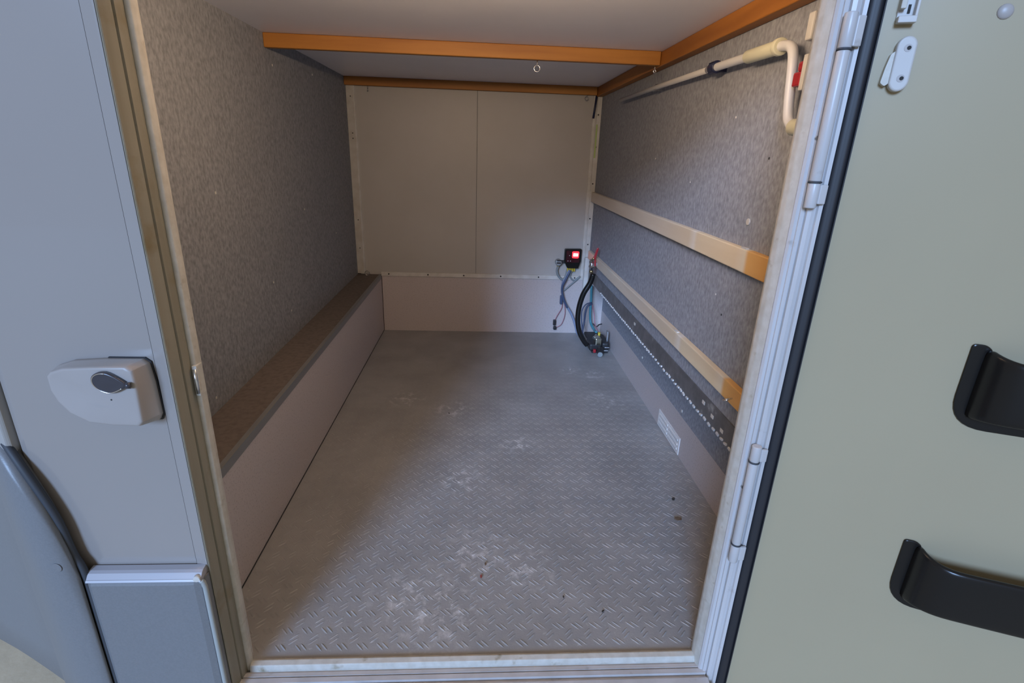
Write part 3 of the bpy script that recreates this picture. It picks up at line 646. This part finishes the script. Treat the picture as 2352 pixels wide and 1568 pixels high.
pu = thing('water_pump', 'black water pump with brass fittings on the floor in the back right corner', 'pump', (0.63, 1.82, 0))
boxo('dark_plate', (0.596, 0.676, 1.90, 2.09, 0.0005, 0.012), 'blackmatt', pu, bevel=0.002)  # thin dark plate on the floor behind the pump
boxo('motor', (0.632, 0.672, 1.775, 1.925, 0.010, 0.058), 'blackmatt', pu, bevel=0.012, segs=3)
boxo('pump_head', (0.566, 0.632, 1.775, 1.875, 0.010, 0.050), 'blackmatt', pu, bevel=0.010, segs=3)
boxo('foot', (0.580, 0.665, 1.770, 1.91, 0.0005, 0.011), 'blackmatt', pu)
bf = boxo('brass_block', (0.597, 0.628, 1.775, 1.835, 0.040, 0.078), 'brass', pu, bevel=0.004)
bf.data.materials[0] = mat('tarnished nickel brass', (0.50, 0.47, 0.36), 0.28, metal=1)
for (x, y, z) in ((0.599, 1.79, 0.080), (0.612, 1.80, 0.084), (0.606, 1.825, 0.084), (0.624, 1.785, 0.074), (0.593, 1.815, 0.074)):
    cyl('bolt', (x, y, z - 0.010), (x, y, z + 0.002), 0.0052, 'chrome', bf, n=6, smooth=False)
cyl('fitting', (0.630, 1.855, 0.050), (0.630, 1.855, 0.088), 0.0065, 'yellow', pu)
boxo('red_clip', (0.584, 0.598, 1.752, 1.768, 0.008, 0.026), 'red', pu, bevel=0.002)
fb_ = cyl('filter_bowl', (0.619, 1.752, 0.030), (0.611, 1.712, 0.016), 0.0180, 'blackmatt', pu, n=18, r1=0.0155, bevel=0.002)
cyl('filter_lid', (0.611, 1.712, 0.016), (0.6105, 1.708, 0.0155), 0.0135, 'gcable', fb_, n=18)
boxo('lead_lug', (0.637, 0.660, 1.745, 1.753, 0.020, 0.026), 'chrome', pu, bevel=0.001)
boxo('lead_lug', (0.644, 0.668, 1.758, 1.762, 0.034, 0.038), 'chrome', pu, bevel=0.001)
pb = boxo('bracket', (0.664, 0.668, 1.80, 1.835, 0.030, 0.108), 'steel', pu, bevel=0.001)
boxo('bracket_rib', (0.660, 0.664, 1.806, 1.811, 0.030, 0.108), 'chrome', pb)

# ------------------------------------------------------------------ exterior: lock, skirt, bumper
lk = thing('door_lock', 'white plastic security lock with dark key cover on the white body side', 'lock', (-0.57, -0.05, 0.57))
front = [(-0.634, 0.660), (-0.627, 0.667), (-0.607, 0.674), (-0.565, 0.6785), (-0.515, 0.680), (-0.507, 0.674), (-0.506, 0.642), (-0.5075, 0.592), (-0.513, 0.585), (-0.550, 0.586), (-0.586, 0.589), (-0.613, 0.603), (-0.627, 0.620), (-0.634, 0.638)]
back = [(-0.640, 0.655), (-0.632, 0.668), (-0.607, 0.6765), (-0.560, 0.680), (-0.509, 0.680), (-0.5015, 0.674), (-0.4985, 0.642), (-0.4975, 0.590), (-0.502, 0.580), (-0.545, 0.578), (-0.588, 0.583), (-0.617, 0.599), (-0.632, 0.618), (-0.640, 0.636)]
bm = bmesh.new()
def yf(x): return -0.0885 + 0.010 * max(0.0, min(1.0, (-0.545 - x) / 0.09)) ** 1.5
rings = [[(x, -0.0505, z) for x, z in back]]
mid = lambda t: [((1 - t) * b_[0] + t * f[0], (1 - t) * b_[1] + t * f[1]) for b_, f in zip(back, front)]
rings.append([(x, -0.0600, z) for x, z in mid(0.05)])
rings.append([(x, -0.0610, z) for x, z in mid(0.16)])
rings.append([(x, yf(x) + 0.006, z) for x, z in mid(0.85)])
cx_, cz_ = -0.568, 0.634
ins = lambda k, y: [(cx_ + (x - cx_) * k, yf(x) + y, cz_ + (z - cz_) * k) for x, z in front]
rings.append(ins(1.0, 0.0025)); rings.append(ins(0.975, 0.0003)); rings.append(ins(0.92, 0.0)); rings.append(ins(0.4, -0.0003))
loft(bm, rings)
hs = bm_obj('housing', bm, 'lock', lk)
hs.modifiers.new('bevel', 'BEVEL').width = 0.0015
for p in hs.data.polygons: p.use_smooth = True
gk = prism_y('gasket', [(cx_ + (x - cx_) * 1.025, cz_ + 0.0 + (z - cz_) * 1.03) for x, z in [(max(x, -0.56), z) for x, z in back]], -0.0530, -0.0498, 'seal', lk)
# oval key cover with its pivot
kc = bmesh.new(); kx, kz = -0.5405, 0.6575
def ov(k, y): return [(kx + 0.0215 * k * math.cos(t) + 0.005 * k * max(0.0, math.cos(t)) ** 2, y, kz + 0.0165 * k * math.sin(t) * (1 - 0.45 * max(0.0, math.cos(t)) ** 1.6) - 0.003 * k * math.cos(t)) for t in [2 * math.pi * i / 32 for i in range(32)]]
loft(kc, [ov(1.0, -0.0885), ov(1.0, -0.0935), ov(0.93, -0.0955), ov(0.80, -0.0948), ov(0.3, -0.0962)])
kc_ = bm_obj('key_cover', kc, 'keycover', lk, smooth=True)
tube('key_cover_rim', [(p[0], -0.0950, p[2]) for p in ov(0.90, 0)[8:30]], 0.0008, 'chrome', kc_, n=6, per=2)
cyl('pivot', (-0.5165, -0.0935, 0.6540), (-0.5105, -0.0905, 0.6530), 0.0048, 'keycover', kc_)
cyl('rivet', (-0.5435, -0.0885, 0.6290), (-0.5435, -0.0892, 0.6290), 0.0012, 'hole', hs, n=8)

sk = thing('side_skirt', 'blue-grey plastic skirt panel below the white body side', 'skirt', (-0.575, -0.07, -0.3))
bm = bmesh.new()
pl = [(-0.6665, -0.052), (-0.6665, -0.074), (-0.660, -0.0775), (-0.520, -0.0785), (-0.492, -0.0775), (-0.482, -0.0735), (-0.4775, -0.066), (-0.4765, -0.054)]
rings = [[(x, y, z) for x, y in pl] for z in (-0.33, 0.1, 0.274)]
rings.append([(x, min(y + 0.002, -0.053), 0.2800) for x, y in pl])
loft(bm, rings); bm_obj('panel', bm, 'grey', sk, smooth=False)
sp = prism_x('top_profile', [(-0.053, 0.2795), (-0.0765, 0.2795), (-0.0785, 0.2820), (-0.0765, 0.2850), (-0.0755, 0.2850), (-0.0690, 0.2930), (-0.0640, 0.2955), (-0.053, 0.2965)], -0.6665, -0.4795, 'alu', sk)
sp.data.materials[0] = mat('lavender grey glossy profile', (0.40, 0.39, 0.42), 0.35)
cyl('end_screw', (-0.4860, -0.0720, 0.287), (-0.4850, -0.0790, 0.2865), 0.0052, 'wtrim', sp, n=14)
tube('edge_bead', [(-0.4805, -0.0745, 0.281), (-0.4770, -0.0730, 0.268), (-0.4765, -0.0725, 0.2), (-0.4765, -0.0725, -0.33)], 0.0042, 'alu', sk, n=10, per=3).data.materials[0] = mat('pale grey edge bead', (0.36, 0.38, 0.37), 0.4)

bu = thing('rear_bumper', 'blue-grey corner bumper curving up beside the skirt panel', 'bumper', (-0.78, 0.0, -0.03))
path = [(-0.6730, -0.076), (-0.6770, -0.080), (-0.688, -0.0815), (-0.700, -0.0815), (-0.715, -0.0800), (-0.735, -0.0740), (-0.76, -0.0600), (-0.79, -0.040), (-0.820, -0.013), (-0.87, 0.013), (-0.921, 0.039), (-0.97, 0.063), (-1.03, 0.090), (-1.09, 0.15), (-1.11, 0.3)]
tops = [0.300, 0.325, 0.385, 0.428, 0.466, 0.502, 0.530, 0.55, 0.56, 0.56, 0.56, 0.56, 0.56, 0.56, 0.56]
bm = bmesh.new()
def col(i, off, ins_):
    a = Vector(path[max(i - 1, 0)]); b_ = Vector(path[min(i + 1, len(path) - 1)]); t = (b_ - a).normalized(); n = Vector((t.y, -t.x))
    n = n if n.y > 0 else -n
    p = Vector(path[i]) + n * off
    return p
cols = []
for i in range(len(path)):
    z1 = tops[i]
    colv = []
    for off, z in ((0.026, -0.02), (0.006, -0.030), (0.0, -0.024), (0.0, 0.05), (0.0, z1 * 0.55), (0.0, z1 - 0.016), (0.003, z1 - 0.006), (0.010, z1), (0.026, z1 + 0.002)):
        p = col(i, off, 0); colv.append((p.x, p.y, z))
    cols.append(colv)
loft(bm, cols); bm_obj('shell', bm, 'grey', bu, smooth=True)
gap_path = []
for i in range(1, 9):
    p = col(i, 0.016, 0); gap_path.append((p.x, p.y, tops[i] + 0.006))
tube('gap_shade', [(-0.6695, -0.068, -0.33), (-0.6698, -0.068, 0.1), (-0.6702, -0.068, 0.28)] + gap_path, 0.0060, 'greydk', bu, n=10, per=4)  # dark tube laid in the open gap, its shade put into the colour
cyl('round_cap', (-0.7005, -0.0815, 0.318), (-0.7006, -0.0828, 0.318), 0.0085, 'grey', bu, n=20, bevel=0.0008)

# ------------------------------------------------------------------ added fill light, out of view over the doorway, to brighten the interior
lp = [o for o in C.objects if o.name == 'ceiling'][0]
boxo('fill_body', (-0.36, 0.26, 0.0045, 0.022, 1.226, 1.3065), 'wtrim', lp, bevel=0.003)
MT['fillglow'] = mat('glowing fill panel', (0.8, 0.8, 0.8), 0.4, emit=(1.0, 0.86, 0.70), estr=2.0)
boxo('fill_panel', (-0.35, 0.25, 0.022, 0.026, 1.230, 1.258), 'fillglow', lp)
ld = bpy.data.lights.new('fill_light', 'AREA'); ld.shape = 'RECTANGLE'; ld.size = 0.60; ld.size_y = 0.026; ld.energy = 5.5; ld.color = (1.0, 0.72, 0.47)
lo = bpy.data.objects.new('fill_light', ld); C.objects.link(lo); lo.location = (-0.05, 0.030, 1.244); lo.rotation_euler = (math.radians(90 - 8), 0, math.radians(180))
lo.rotation_euler = Vector((0, 1, 0.4)).to_track_quat('-Z', 'Y').to_euler()

# ------------------------------------------------------------------ bits lying on the floor
def scrap(x, y, s, material, label, seed, name='floor_debris'):
    r = random.Random(seed); bm = bmesh.new(); n = 7
    a0 = r.uniform(0, 6.28); el_ = r.uniform(0.35, 0.6)
    top = []; bot = []
    for k in range(n):
        t = 2 * math.pi * k / n; rr = s * r.uniform(0.7, 1.15); px, py = rr * math.cos(t), rr * el_ * math.sin(t)
        qx, qy = px * math.cos(a0) - py * math.sin(a0), px * math.sin(a0) + py * math.cos(a0)
        h = 0.0018 + s * r.uniform(0.0, 0.35)
        top.append((x + qx, y + qy, h + 0.0012)); bot.append((x + qx, y + qy, h))
    loft(bm, [bot, top]); o = bm_obj(name, bm, material, None)
    return tag(o, label, 'debris', 'litter on the floor')
scrap(0.588, 0.520, 0.0085, 'debris_d', 'dark crumb on the floor near the vent grille', 1)
scrap(0.570, 0.425, 0.0130, 'leaf', 'dry brown leaf scrap on the floor by the right wall', 2)
scrap(0.000, 0.217, 0.0060, 'debris_r', 'small reddish chip in the middle of the floor', 3)
scrap(0.012, 0.260, 0.0070, 'leaf', 'tiny brown flake just behind the reddish chip', 4)
scrap(0.280, 0.107, 0.0045, 'debris_d', 'dark grit speck on the floor near the threshold', 5)
scrap(0.195, 0.150, 0.0040, 'debris_d', 'dark grit speck left of the one near the threshold', 6)
scrap(0.428, 1.534, 0.0060, 'wtrim', 'white crumb on the floor in front of the pump', 8)
scrap(-0.13, 1.075, 0.0060, 'debris_d', 'dark speck at the end of the pale scuff on the floor', 9)
